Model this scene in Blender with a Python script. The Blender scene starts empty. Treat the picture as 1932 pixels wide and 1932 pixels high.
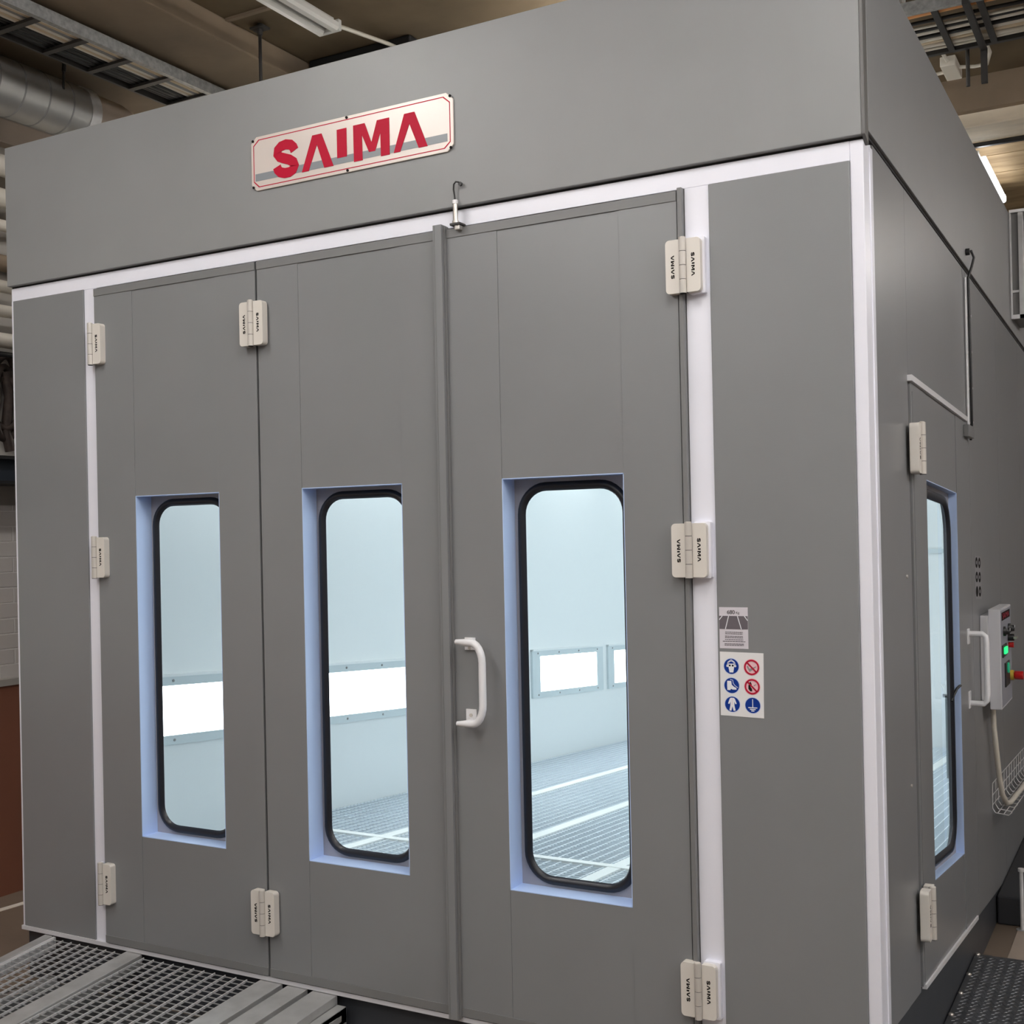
import bpy, bmesh, math, random
from mathutils import Vector, Matrix
from mathutils.geometry import tessellate_polygon
random.seed(7)
SC = bpy.context.scene
COL = SC.collection
PI = math.pi

# ------------------------------------------------------------------ camera, world, exposure
cd = bpy.data.cameras.new('camera')
cam = bpy.data.objects.new('camera', cd); COL.objects.link(cam)
cam.location = (0.81797, -3.85572, 1.81643)
cam.rotation_euler = (1.574959, 0.0209286, 0.5102463)
cd.sensor_fit = 'HORIZONTAL'; cd.sensor_width = 36.0
cd.lens = 36.0 * 2251.654 / 1932.0
cd.shift_x = (966 - 945.037) / 1932.0
cd.shift_y = (1000.888 - 966) / 1932.0
cd.clip_start = 0.05; cd.clip_end = 100
SC.camera = cam
w = bpy.data.worlds.new('world'); SC.world = w; w.use_nodes = True
w.node_tree.nodes['Background'].inputs[0].default_value = (1.0, 0.97, 0.93, 1)
w.node_tree.nodes['Background'].inputs[1].default_value = 0.03
SC.view_settings.view_transform = 'Standard'
SC.view_settings.look = 'None'
SC.view_settings.gamma = 1.0
SC.view_settings.exposure = 0.0
SC.view_settings.use_curve_mapping = False
SC.cycles.max_bounces = 10
SC.cycles.diffuse_bounces = 6
SC.cycles.glossy_bounces = 4
SC.cycles.transparent_max_bounces = 12
SC.cycles.caustics_reflective = False
SC.cycles.caustics_refractive = False
SC.cycles.sample_clamp_indirect = 6.0
SC.cycles.use_denoising = True

LAMP_E = 70.0      # hall tubes
BOOTH_E = 5.6      # booth wall light units
BOOTH_CEIL_E = 4.3

# ------------------------------------------------------------------ materials
MATS = {}
def mat(name, col, rough=0.5, metal=0.0, emit=None, estr=0.0, noise=None, bump=None, spec=None):
    """noise=(scale, amount, stretch xyz) colour variation; bump=(scale, strength, stretch)"""
    m = bpy.data.materials.new(name); m.use_nodes = True
    nt = m.node_tree; b = nt.nodes['Principled BSDF']
    b.inputs['Base Color'].default_value = (*col, 1)
    b.inputs['Roughness'].default_value = rough
    b.inputs['Metallic'].default_value = metal
    if spec is not None: b.inputs['Specular IOR Level'].default_value = spec
    if emit:
        b.inputs['Emission Color'].default_value = (*emit, 1)
        b.inputs['Emission Strength'].default_value = estr
    def tex(scale, stretch, detail=4):
        tc = nt.nodes.new('ShaderNodeTexCoord'); mp = nt.nodes.new('ShaderNodeMapping')
        mp.inputs['Scale'].default_value = stretch
        n = nt.nodes.new('ShaderNodeTexNoise'); n.inputs['Scale'].default_value = scale
        n.inputs['Detail'].default_value = detail
        nt.links.new(tc.outputs['Object'], mp.inputs['Vector'])
        nt.links.new(mp.outputs['Vector'], n.inputs['Vector'])
        return n
    if noise:
        n = tex(noise[0], noise[2] if len(noise) > 2 else (1, 1, 1))
        r = nt.nodes.new('ShaderNodeMapRange')
        r.inputs['From Min'].default_value = 0.25; r.inputs['From Max'].default_value = 0.75
        r.inputs['To Min'].default_value = 1 - noise[1]; r.inputs['To Max'].default_value = 1 + noise[1]
        nt.links.new(n.outputs['Fac'], r.inputs['Value'])
        mx = nt.nodes.new('ShaderNodeMix'); mx.data_type = 'RGBA'; mx.blend_type = 'MULTIPLY'
        mx.inputs['Factor'].default_value = 1.0
        mx.inputs['A'].default_value = (*col, 1)
        nt.links.new(r.outputs['Result'], mx.inputs['B'])
        nt.links.new(mx.outputs['Result'], b.inputs['Base Color'])
    if bump:
        n = tex(bump[0], bump[2] if len(bump) > 2 else (1, 1, 1), 6)
        bp = nt.nodes.new('ShaderNodeBump'); bp.inputs['Strength'].default_value = bump[1]
        bp.inputs['Distance'].default_value = 0.01
        nt.links.new(n.outputs['Fac'], bp.inputs['Height'])
        nt.links.new(bp.outputs['Normal'], b.inputs['Normal'])
    MATS[name] = m
    return m

mat('panel', (0.220, 0.226, 0.234), 0.33, noise=(3, 0.03), bump=(60, 0.035, (0.25, 0.25, 8)))
mat('fascia', (0.252, 0.257, 0.260), 0.45, noise=(4, 0.03), bump=(60, 0.05, (8, 8, 0.4)))
mat('panel_edge', (0.188, 0.19, 0.192), 0.45)
mat('trim_dark', (0.13, 0.128, 0.125), 0.45)
mat('gap', (0.012, 0.011, 0.012), 0.8)
mat('white_frame', (0.83, 0.84, 0.92), 0.32, noise=(5, 0.02))
mat('white_plastic', (0.80, 0.80, 0.82), 0.28)
mat('cream', (0.70, 0.665, 0.61), 0.38)
mat('hinge_pin', (0.55, 0.52, 0.48), 0.4, 0.1)
mat('ink', (0.012, 0.010, 0.010), 0.7, spec=0.1)
mat('red_paint', (0.46, 0.001, 0.028), 0.55, spec=0.2)
mat('sign_face', (0.66, 0.59, 0.545), 0.38, 0.15, noise=(2.0, 0.05))
mat('stripe', (0.23, 0.25, 0.27), 0.4)
mat('reveal', (0.52, 0.67, 0.97), 0.35)  # white lining; the blue of the booth light is put into its colour
mat('reveal_back', (0.33, 0.33, 0.36), 0.5)
mat('rubber', (0.008, 0.010, 0.016), 0.35)
mat('inner_white', (0.83, 0.86, 0.86), 0.35)
mat('inner_frame', (0.62, 0.69, 0.71), 0.4)
mat('inner_strip', (0.86, 0.88, 0.86), 0.4)
mat('inner_grate', (0.78, 0.84, 0.88), 0.4)
mat('inner_pit', (0.42, 0.48, 0.56), 0.7)
mat('booth_light', (0.9, 0.95, 1.0), 0.5, emit=(0.94, 0.965, 1.0), estr=BOOTH_E)
mat('booth_ceil_light', (0.9, 0.95, 1.0), 0.5, emit=(0.94, 0.97, 1.0), estr=BOOTH_CEIL_E)
mat('steel', (0.55, 0.555, 0.55), 0.42, 0.55, noise=(14, 0.12))
mat('steel_bright', (0.80, 0.80, 0.81), 0.36, 0.4, noise=(20, 0.08))
mat('rod_grey', (0.38, 0.385, 0.39), 0.45, 0.3)
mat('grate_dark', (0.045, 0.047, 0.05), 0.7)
mat('galv', (0.40, 0.41, 0.41), 0.45, 0.6, noise=(40, 0.28))
mat('duct', (0.50, 0.50, 0.49), 0.4, 0.65, noise=(6, 0.1))
mat('iron', (0.05, 0.047, 0.045), 0.5, 0.4)
mat('black', (0.012, 0.012, 0.013), 0.45)
mat('cable_white', (0.80, 0.76, 0.68), 0.5)
mat('cable_beige', (0.64, 0.53, 0.38), 0.55)
mat('cable_orange', (0.85, 0.42, 0.17), 0.5)
mat('cable_grey', (0.28, 0.28, 0.28), 0.5)
mat('pipe_white', (0.70, 0.66, 0.58), 0.4)
mat('concrete', (0.135, 0.097, 0.056), 0.85, noise=(2.2, 0.28), bump=(9, 0.2))
mat('concrete_beam', (0.25, 0.19, 0.132), 0.85, noise=(3, 0.2), bump=(12, 0.2))
mat('concrete_pale', (0.78, 0.69, 0.56), 0.8, noise=(3, 0.18, (1, 4, 4)), bump=(12, 0.15))
mat('ledge', (0.50, 0.42, 0.35), 0.8, noise=(4, 0.08))
mat('floor', (0.160, 0.122, 0.092), 0.45, noise=(1.6, 0.18), bump=(20, 0.05))
mat('floor_light', (0.34, 0.28, 0.23), 0.5, noise=(5, 0.1))
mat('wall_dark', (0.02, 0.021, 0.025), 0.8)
mat('wall_plain', (0.42, 0.40, 0.37), 0.8, noise=(2, 0.08))
mat('wall_light', (0.78, 0.77, 0.77), 0.8)
mat('wall_hall', (0.46, 0.45, 0.44), 0.85, noise=(2, 0.08))
mat('brown_board', (0.26, 0.105, 0.066), 0.5, noise=(2, 0.06))
mat('blue_steel', (0.035, 0.045, 0.060), 0.45, 0.2)
mat('tape', (0.75, 0.70, 0.62), 0.6)
mat('skirt', (0.055, 0.060, 0.070), 0.4, 0.2, noise=(4, 0.1))
mat('tread', (0.10, 0.105, 0.115), 0.40, 0.6, noise=(10, 0.15))
mat('lamp_on', (0.9, 0.9, 0.9), 0.5, emit=(1.0, 0.978, 0.965), estr=LAMP_E)
mat('lamp_cool', (0.9, 0.9, 0.9), 0.5, emit=(0.93, 0.96, 1.0), estr=8.0)
mat('lamp_roof_added', (0.9, 0.9, 0.9), 0.5, emit=(1.0, 0.96, 0.90), estr=42.0)
mat('lamp_gap_added', (0.9, 0.9, 0.9), 0.5, emit=(1.0, 0.96, 0.92), estr=115.0)
mat('lamp_off', (0.82, 0.81, 0.78), 0.3)
mat('lamp_body', (0.72, 0.72, 0.70), 0.4)
mat('lamp_inner', (0.22, 0.21, 0.20), 0.5)
mat('sticker_white', (0.80, 0.80, 0.81), 0.45)
mat('sticker_lilac', (0.66, 0.63, 0.68), 0.45)
mat('sticker_road', (0.13, 0.115, 0.13), 0.5)
mat('safety_blue', (0.004, 0.035, 0.26), 0.5, spec=0.2)
mat('safety_red', (0.45, 0.006, 0.035), 0.5, spec=0.2)
mat('halo_blue', (0.62, 0.70, 0.85), 0.45)
mat('halo_pink', (0.85, 0.55, 0.60), 0.45)
mat('white_ink', (0.82, 0.84, 0.88), 0.45)
mat('green_lamp', (0.02, 0.4, 0.12), 0.3, emit=(0.02, 0.9, 0.22), estr=1.3)
mat('green_button', (0.02, 0.25, 0.14), 0.35, emit=(0.02, 0.6, 0.3), estr=0.25)
mat('red_button', (0.55, 0.01, 0.012), 0.3)
mat('yellow', (0.6, 0.42, 0.05), 0.5)
mat('panel_box', (0.62, 0.62, 0.65), 0.4)
mat('panel_face', (0.30, 0.31, 0.36), 0.4)
mat('chrome', (0.55, 0.52, 0.48), 0.3, 0.8)
mat('hose', (0.045, 0.03, 0.024), 0.7, noise=(25, 0.5))
mat('grey_sticker', (0.30, 0.30, 0.32), 0.35)

def make_glass():
    m = bpy.data.materials.new('pane_glass'); m.use_nodes = True
    nt = m.node_tree; nt.nodes.clear()
    o = nt.nodes.new('ShaderNodeOutputMaterial'); mx = nt.nodes.new('ShaderNodeMixShader')
    t = nt.nodes.new('ShaderNodeBsdfTransparent'); g = nt.nodes.new('ShaderNodeBsdfGlossy')
    f = nt.nodes.new('ShaderNodeFresnel'); f.inputs['IOR'].default_value = 1.11
    t.inputs['Color'].default_value = (0.95, 0.98, 0.98, 1)
    g.inputs['Roughness'].default_value = 0.02
    gm = nt.nodes.new('ShaderNodeNewGeometry'); sb = nt.nodes.new('ShaderNodeMath'); sb.operation = 'SUBTRACT'; sb.inputs[0].default_value = 1.0
    ml = nt.nodes.new('ShaderNodeMath'); ml.operation = 'MULTIPLY'
    nt.links.new(gm.outputs['Backfacing'], sb.inputs[1]); nt.links.new(f.outputs[0], ml.inputs[0]); nt.links.new(sb.outputs[0], ml.inputs[1])
    nt.links.new(ml.outputs[0], mx.inputs[0]); nt.links.new(t.outputs[0], mx.inputs[1])
    nt.links.new(g.outputs[0], mx.inputs[2]); nt.links.new(mx.outputs[0], o.inputs[0])
    MATS['glass'] = m
make_glass()

def make_brick():
    m = bpy.data.materials.new('white_brick'); m.use_nodes = True
    nt = m.node_tree; b = nt.nodes['Principled BSDF']; b.inputs['Roughness'].default_value = 0.6
    tc = nt.nodes.new('ShaderNodeTexCoord'); sp = nt.nodes.new('ShaderNodeSeparateXYZ'); cb = nt.nodes.new('ShaderNodeCombineXYZ')
    nt.links.new(tc.outputs['Object'], sp.inputs[0])
    nt.links.new(sp.outputs['Y'], cb.inputs['X']); nt.links.new(sp.outputs['Z'], cb.inputs['Y'])
    br = nt.nodes.new('ShaderNodeTexBrick'); br.inputs['Scale'].default_value = 1.0
    br.inputs['Brick Width'].default_value = 0.22; br.inputs['Row Height'].default_value = 0.092
    br.inputs['Mortar Size'].default_value = 0.006; br.inputs['Mortar Smooth'].default_value = 0.4
    br.inputs['Color1'].default_value = (0.74, 0.70, 0.67, 1); br.inputs['Color2'].default_value = (0.68, 0.64, 0.61, 1)
    br.inputs['Mortar'].default_value = (0.82, 0.79, 0.76, 1)
    nt.links.new(cb.outputs[0], br.inputs['Vector']); nt.links.new(br.outputs['Color'], b.inputs['Base Color'])
    bp = nt.nodes.new('ShaderNodeBump'); bp.inputs['Strength'].default_value = 0.6; bp.inputs['Distance'].default_value = 0.01
    bp.invert = True
    nt.links.new(br.outputs['Fac'], bp.inputs['Height']); nt.links.new(bp.outputs[0], b.inputs['Normal'])
    MATS['brick'] = m
make_brick()

def make_boards():
    m = bpy.data.materials.new('board_marked_concrete'); m.use_nodes = True
    nt = m.node_tree; b = nt.nodes['Principled BSDF']; b.inputs['Roughness'].default_value = 0.8
    tc = nt.nodes.new('ShaderNodeTexCoord'); mp = nt.nodes.new('ShaderNodeMapping')
    mp.inputs['Scale'].default_value = (0.6, 2.2, 1)
    n = nt.nodes.new('ShaderNodeTexNoise'); n.inputs['Scale'].default_value = 3.0; n.inputs['Detail'].default_value = 7
    cr = nt.nodes.new('ShaderNodeValToRGB')
    cr.color_ramp.elements[0].position = 0.32; cr.color_ramp.elements[0].color = (0.20, 0.125, 0.055, 1)
    cr.color_ramp.elements[1].position = 0.68; cr.color_ramp.elements[1].color = (0.46, 0.33, 0.18, 1)
    nt.links.new(tc.outputs['Object'], mp.inputs[0]); nt.links.new(mp.outputs[0], n.inputs['Vector'])
    nt.links.new(n.outputs['Fac'], cr.inputs[0]); nt.links.new(cr.outputs[0], b.inputs['Base Color'])
    MATS['boards'] = m
make_boards()

# ------------------------------------------------------------------ mesh builder
class MB:
    def __init__(s, xf=None): s.v = []; s.f = []; s.m = []; s.sm = []; s.ms = []; s.xf = xf
    def mi(s, m):
        if m not in s.ms: s.ms.append(m)
        return s.ms.index(m)
    def add(s, vs, fs, m, smooth=False):
        o = len(s.v); k = s.mi(m)
        for p in vs:
            p = Vector(p); s.v.append(s.xf @ p if s.xf else p)
        for f in fs: s.f.append([i + o for i in f]); s.m.append(k); s.sm.append(smooth)
        return s
    def hexa(s, p, m):           # 8 points: bottom ring then top ring
        return s.add(p, [(3, 2, 1, 0), (4, 5, 6, 7), (0, 1, 5, 4), (1, 2, 6, 5), (2, 3, 7, 6), (3, 0, 4, 7)], m)
    def box(s, x0, x1, y0, y1, z0, z1, m):
        return s.hexa([(x0, y0, z0), (x1, y0, z0), (x1, y1, z0), (x0, y1, z0), (x0, y0, z1), (x1, y0, z1), (x1, y1, z1), (x0, y1, z1)], m)
    def prism(s, poly, d0, d1, m, axis='y', holes=()):
        """poly in (a,b); axis y: (x,z) at y=d ; axis x: (y,z) at x=d ; axis z: (x,y) at z=d"""
        def P(a, b, d):
            return (a, d, b) if axis == 'y' else ((d, a, b) if axis == 'x' else (a, b, d))
        loops = [list(poly)] + [list(h) for h in holes]
        tri = tessellate_polygon([[Vector((a, b, 0)) for a, b in l] for l in loops])
        flat = [q for l in loops for q in l]; n = len(flat)
        vs = [P(a, b, d0) for a, b in flat] + [P(a, b, d1) for a, b in flat]
        fs = [tuple(t) for t in tri] + [tuple(i + n for i in reversed(t)) for t in tri]
        o = 0
        for l in loops:
            k = len(l)
            for i in range(k): fs.append((o + i, o + (i + 1) % k, n + o + (i + 1) % k, n + o + i))
            o += k
        return s.add(vs, fs, m)
    def tube(s, path, r, m, seg=10, cap=True, smooth=True):
        path = [Vector(p) for p in path]; vs = []; fs = []
        n = len(path); up = None
        for i, p in enumerate(path):
            t = (path[min(i + 1, n - 1)] - path[max(i - 1, 0)]).normalized()
            if up is None:
                up = Vector((0, 0, 1)) if abs(t.z) < 0.9 else Vector((1, 0, 0))
            a = t.cross(up)
            if a.length < 1e-4: a = t.orthogonal()
            a.normalize(); b = a.cross(t).normalized(); up = b
            rr = r[i] if isinstance(r, (list, tuple)) else r
            for k in range(seg):
                q = 2 * PI * k / seg; vs.append(p + a * (rr * math.cos(q)) + b * (rr * math.sin(q)))
        for i in range(n - 1):
            for k in range(seg):
                fs.append((i * seg + k, i * seg + (k + 1) % seg, (i + 1) * seg + (k + 1) % seg, (i + 1) * seg + k))
        s.add(vs, fs, m, smooth)
        if cap:
            s.add(vs[:seg], [tuple(range(seg))[::-1]], m)
            s.add(vs[-seg:], [tuple(range(seg))], m)
        return s
    def stroke(s, pts, wd, d0, d1, m, axis='y', closed=False):
        """thick 2D polyline extruded"""
        n = len(pts); L = []; R = []
        for i, (x, y) in enumerate(pts):
            if closed: p, q = pts[i - 1], pts[(i + 1) % n]
            else: p, q = pts[max(i - 1, 0)], pts[min(i + 1, n - 1)]
            dx, dy = q[0] - p[0], q[1] - p[1]; l = math.hypot(dx, dy) or 1
            nx, ny = -dy / l * wd / 2, dx / l * wd / 2
            L.append((x + nx, y + ny)); R.append((x - nx, y - ny))
        if closed: return s.prism(L, d0, d1, m, axis, holes=[R])
        return s.prism(L + R[::-1], d0, d1, m, axis)
    def build(s, name, parent=None, bevel=0.0, label=None, segs=2):
        me = bpy.data.meshes.new(name)
        me.from_pydata([tuple(p) for p in s.v], [], s.f); me.update()
        for m in s.ms: me.materials.append(MATS[m])
        me.polygons.foreach_set('material_index', s.m)
        me.polygons.foreach_set('use_smooth', s.sm)
        bm = bmesh.new(); bm.from_mesh(me); bmesh.ops.recalc_face_normals(bm, faces=bm.faces); bm.to_mesh(me); bm.free()
        o = bpy.data.objects.new(name, me); COL.objects.link(o)
        if parent is not None:
            o.parent = parent
            o.matrix_parent_inverse = Matrix.Translation(-Vector(parent_loc(parent)))
        if bevel:
            b = o.modifiers.new('bevel', 'BEVEL'); b.width = bevel; b.segments = segs; b.limit_method = 'ANGLE'
            b.angle_limit = math.radians(40)
        if label: o['label'] = label
        return o
def parent_loc(p):
    l = Vector(p.location)
    return l
def empty(name, loc, label, cat, group=None):
    o = bpy.data.objects.new(name, None); COL.objects.link(o); o.location = loc
    o.empty_display_size = 0.1
    return tag(o, label, cat, group)
def tag(o, label, cat, group=None, kind=None):
    o['label'] = label; o['category'] = cat
    if group: o['group'] = group
    if kind: o['kind'] = kind
    return o
def struct(o): o['kind'] = 'structure'; return o
def circ(cx, cy, r, n=24, a0=0): return [(cx + r * math.cos(a0 + 2 * PI * i / n), cy + r * math.sin(a0 + 2 * PI * i / n)) for i in range(n)]
def rrect(x0, x1, y0, y1, r, n=8):
    p = []
    for cx, cy, a in ((x1 - r, y1 - r, 0), (x0 + r, y1 - r, PI / 2), (x0 + r, y0 + r, PI), (x1 - r, y0 + r, 1.5 * PI)):
        p += [(cx + r * math.cos(a + PI / 2 * i / n), cy + r * math.sin(a + PI / 2 * i / n)) for i in range(n + 1)]
    return p
def rect(x0, x1, y0, y1): return [(x0, y0), (x1, y0), (x1, y1), (x0, y1)]
def text_polys(body, size):
    """flat mesh of a text in the XY plane: (verts, faces)"""
    cu = bpy.data.curves.new('t', 'FONT'); cu.body = body; cu.size = size
    cu.align_x = 'CENTER'; cu.align_y = 'CENTER'
    ob = bpy.data.objects.new('t', cu); COL.objects.link(ob)
    dg = bpy.context.evaluated_depsgraph_get(); me = ob.evaluated_get(dg).to_mesh()
    vs = [tuple(v.co) for v in me.vertices]; fs = [tuple(p.vertices) for p in me.polygons]
    ob.evaluated_get(dg).to_mesh_clear(); bpy.data.objects.remove(ob); bpy.data.curves.remove(cu)
    return vs, fs

# ------------------------------------------------------------------ the hall (setting)
FZ = -0.25            # hall floor
CZ = 4.55             # slab
struct(MB().prism(rect(-5.4, 5.2, -8.6, 10.4), FZ - 0.1, FZ, 'floor', 'z', holes=[rect(-3.965, -0.035, 0.13, 8.265)]).build('floor'))
# slab in front part; the board-marked slab lies further back
struct(MB().box(-5.4, 5.2, -8.6, 4.3, CZ, CZ + 0.2, 'concrete').build('ceiling'))
o = MB()
for i in range(14):
    y = 4.32 + i * 0.45
    o.box(-5.4, 5.2, y, y + 0.435, 4.30, 4.40, 'boards')
o.box(-5.4, 5.2, 4.3, 10.4, 4.40, CZ + 0.2, 'concrete_beam')
struct(o.build('ceiling'))
struct(MB().box(-5.4, 5.2, 3.96, 4.30, 4.262, CZ, 'concrete_pale').build('trim_1', bevel=0.006))   # cross beam
struct(MB().box(-5.4, 5.2, 3.90, 3.965, 4.345, CZ, 'concrete_beam').build('trim_2'))
struct(MB().box(-4.34, -3.43, -6.0, 3.90, 4.42, CZ, 'concrete_beam').build('trim_3', bevel=0.01))  # long beam over the cable ladder
struct(MB().box(-3.43, 5.2, 0.90, 0.925, 4.535, CZ, 'concrete_beam').build('trim_4'))              # slab joint
struct(MB().box(-5.4, -5.27, -8.6, 10.4, FZ, 2.06, 'brick').build('wall_left'))
struct(MB().box(-5.4, -5.27, -8.6, 10.4, 2.06, CZ, 'wall_plain').build('wall_left'))
struct(MB().box(-5.27, -5.18, -8.6, 10.4, 4.215, 4.36, 'ledge').build('trim_5', bevel=0.006))
struct(MB().box(-5.4, 1.25, 10.3, 10.4, FZ, CZ, 'wall_dark').build('wall_back'))  # dark colour stands in for the shadow on this stretch of wall
struct(MB().box(1.25, 5.2, 10.3, 10.4, FZ, CZ, 'wall_light').build('wall_back'))  # pale stretch added for its bright reflection in the booth side
struct(MB().box(-5.4, 5.2, -8.7, -8.6, FZ, CZ, 'wall_hall').build('wall_front'))
struct(MB().box(5.1, 5.2, -8.6, 1.0, FZ, CZ, 'wall_hall').build('wall_right'))
struct(MB().box(5.1, 5.2, 1.0, 10.4, FZ, CZ, 'wall_hall').build('wall_right'))
tag(MB().box(-5.27, -5.225, -4.0, 4.2, FZ, 0.985, 'brown_board').box(-5.27, -5.215, -4.0, 4.2, 0.985, 1.025, 'wall_plain').build('wall_panel'),
    'reddish brown wall panel under the white brick wall left of booth', 'wall panel')
tag(MB().box(-5.27, -5.06, -4.0, 5.0, 2.185, 2.325, 'blue_steel').box(-5.27, -5.0, -4.0, 5.0, 2.315, 2.335, 'black').box(-5.27, -5.0, -4.0, 5.0, 2.175, 2.19, 'black').build('steel_beam'),
    'dark blue steel beam along the brick wall at far left', 'beam')
tag(MB().hexa([(-5.20, 0.70, FZ), (-5.10, 0.72, FZ), (-4.99, 0.60, FZ), (-5.03, 0.56, FZ), (-5.20, 0.70, FZ + .003), (-5.10, 0.72, FZ + .003), (-4.99, 0.60, FZ + .003), (-5.03, 0.56, FZ + .003)], 'tape')
    .hexa([(-5.04, 0.60, FZ), (-4.99, 0.62, FZ), (-4.93, 1.2, FZ), (-4.98, 1.2, FZ), (-5.04, 0.60, FZ + .003), (-4.99, 0.62, FZ + .003), (-4.93, 1.2, FZ + .003), (-4.98, 1.2, FZ + .003)], 'tape').build('floor_tape'),
    'white angled marking tape on brown floor beside the booth', 'floor tape')

# ------------------------------------------------------------------ spray booth
booth = empty('spray_booth', (0, 0, 0), 'large grey and white industrial spray booth with three front door leaves', 'spray booth')
H1, H2 = 3.05, 3.717
BW = 4.0; BD = 8.3
T = 0.09
def zb(y): return max(0.19 - 0.10 * y, FZ)          # lower edge of the side panels
def zt(y): return 3.078 - 0.021 * y                 # seam between side panels and side fascia
# front fascia
MB().box(-BW - 0.004, 0.0, -0.022, 0.02, H1 + 0.004, H2, 'fascia').build('front_fascia', booth, bevel=0.003)
MB().box(-BW, 0.0, 0.004, 0.02, H1 - 0.004, H1 + 0.004, 'gap').build('shadow_gap', booth)
# side fascia (lower edge follows the seam)
XS = 0.012
def yz(poly): return poly
MB().prism([(0.03, zt(0.03)), (BD, zt(BD)), (BD, H2 - 0.02), (0.03, H2 - 0.012)], XS - 0.04, XS, 'fascia', 'x').build('side_fascia', booth, bevel=0.002)
MB().prism([(-0.022, 3.054), (0.03, 3.03), (0.03, H2), (-0.022, H2)], -0.0, 0.0115, 'trim_dark', 'x').build('corner_trim', booth, bevel=0.003)
MB().prism([(0.05, zt(0.05) - 0.012), (BD, zt(BD) - 0.012), (BD, zt(BD)), (0.05, zt(0.05))], -0.03, 0.002, 'gap', 'x').build('seam', booth)
# white frame, front: top rail, edge strip, two columns, corner column
ZT = 2.983
MB().box(-BW, -0.042, 0.0, T, ZT, H1 - 0.004, 'white_frame').build('top_rail', booth, bevel=0.002)
MB().box(-BW, -3.984, 0.0, T, 0.0, ZT, 'white_frame').build('edge_strip', booth)
MB().box(-3.506, -3.430, 0.0, T, 0.0, ZT, 'white_frame').build('door_post', booth, bevel=0.002)
MB().box(-0.598, -0.511, 0.0, T, -0.02, ZT, 'white_frame').build('door_post', booth, bevel=0.002)
# corner column wraps round to the side
MB().prism([(-0.042, 0.0), (0.0, 0.0), (0.002, 0.07), (0.002, 0.13), (-0.042, 0.13)], -0.05, 3.046, 'white_frame', 'z').box(0.0, 0.006, 0.072, 0.080, 0.12, 3.046, 'white_frame').build('corner_column', booth, bevel=0.003)
MB().box(-BW, -0.6, -0.012, 0.0, -0.014, 0.004, 'panel_box').build('threshold_strip', booth)
MB().box(-BW, 0.0, 0.03, 0.12, FZ, -0.012, 'skirt').build('front_plinth', booth)
# fixed front panels
MB().box(-3.984, -3.506, -0.006, T, 0.004, 2.985, 'panel').build('front_panel', booth, bevel=0.002)
MB().box(-0.511, -0.042, -0.008, T, -0.05, 2.983, 'panel').build('front_panel', booth, bevel=0.004)

# door leaves
WZ0, WZ1 = 0.510, 2.026
def gasket_ring(cx0, cx1, z0, z1, y0, y1, r, wdt):
    mb = MB()
    prof = [(0.0, 0.0), (0.25, 1.0), (0.75, 1.0), (1.0, 0.0)]   # across the width: position, bulge
    n = len(rrect(cx0, cx1, z0, z1, r)); rings = []
    for t, bl in prof:
        i = wdt * t
        ring = rrect(cx0 + i, cx1 - i, z0 + i, z1 - i, max(r - i, 0.02))
        rings.append([(a, y0 + (y1 - y0) * (1 - bl), b) for a, b in ring])
    vs = [p for rg in rings for p in rg]; fs = []
    for k in range(3):
        for i in range(n): fs.append((k * n + i, k * n + (i + 1) % n, (k + 1) * n + (i + 1) % n, (k + 1) * n + i))
    return mb.add(vs, fs, 'rubber', True)
def leaf(x0, x1, wx0, wx1, y=-0.014):
    z0, z1 = 0.008, 2.976
    L = MB()
    L.box(x0, wx0, y, T, z0, z1, 'panel'); L.box(wx1, x1, y, T, z0, z1, 'panel')
    e = 0.0004
    L.box(wx0 + e, wx1 - e, y + 0.002, T, z0, WZ0, 'panel'); L.box(wx0 + e, wx1 - e, y + 0.002, T, WZ1, z1, 'panel')
    L.box(wx0, wx1, y + 0.005, T, WZ1, z1, 'panel'); L.box(wx0, wx1, y + 0.005, T, z0, WZ0, 'panel')
    ob = L.build('door_leaf', booth, bevel=0.0006)
    for za, zz in ((z1 - 0.034, z1), (z0, z0 + 0.034)): MB().box(x0, x1, y - 0.003, y, za, zz, 'panel_edge').build('edge_rail', ob, bevel=0.001)
    # reveal lining
    R = MB(); t = 0.003; D = 0.078
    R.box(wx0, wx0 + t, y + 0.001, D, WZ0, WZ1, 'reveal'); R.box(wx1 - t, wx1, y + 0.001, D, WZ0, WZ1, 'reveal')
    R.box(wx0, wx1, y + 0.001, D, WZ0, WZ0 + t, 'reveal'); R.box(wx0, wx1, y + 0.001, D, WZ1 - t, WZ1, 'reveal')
    R.build('window_reveal', ob, label='white lining of the window opening with blue booth light in its colour')
    g0, g1, gz0, gz1 = wx0 + 0.014, wx1 - 0.014, WZ0 + 0.010, WZ1 - 0.014
    MB().prism(rect(wx0, wx1, WZ0, WZ1), D, T, 'reveal_back', 'y', holes=[rrect(g0 + .008, g1 - .008, gz0 + .008, gz1 - .008, 0.112)]).build('window_plate', ob)
    gasket_ring(g0, g1, gz0, gz1, D - 0.014, D + 0.002, 0.12, 0.034).build('window_gasket', ob, label='black rubber window gasket')
    MB().prism(rrect(g0 + .006, g1 - .006, gz0 + .006, gz1 - .006, 0.114), D + 0.004, D + 0.008, 'glass', 'y').build('window_pane', ob, label='clear window pane')
    return ob
leaf1 = leaf(-3.429, -2.481, -3.192, -2.700)
leaf2 = leaf(-2.470, -1.586, -2.256, -1.766)
leaf3 = leaf(-1.541, -0.622, -1.324, -0.837)
MB().box(-2.481, -2.470, 0.02, T, 0.008, 2.976, 'gap').build('door_gap', booth)
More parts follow.
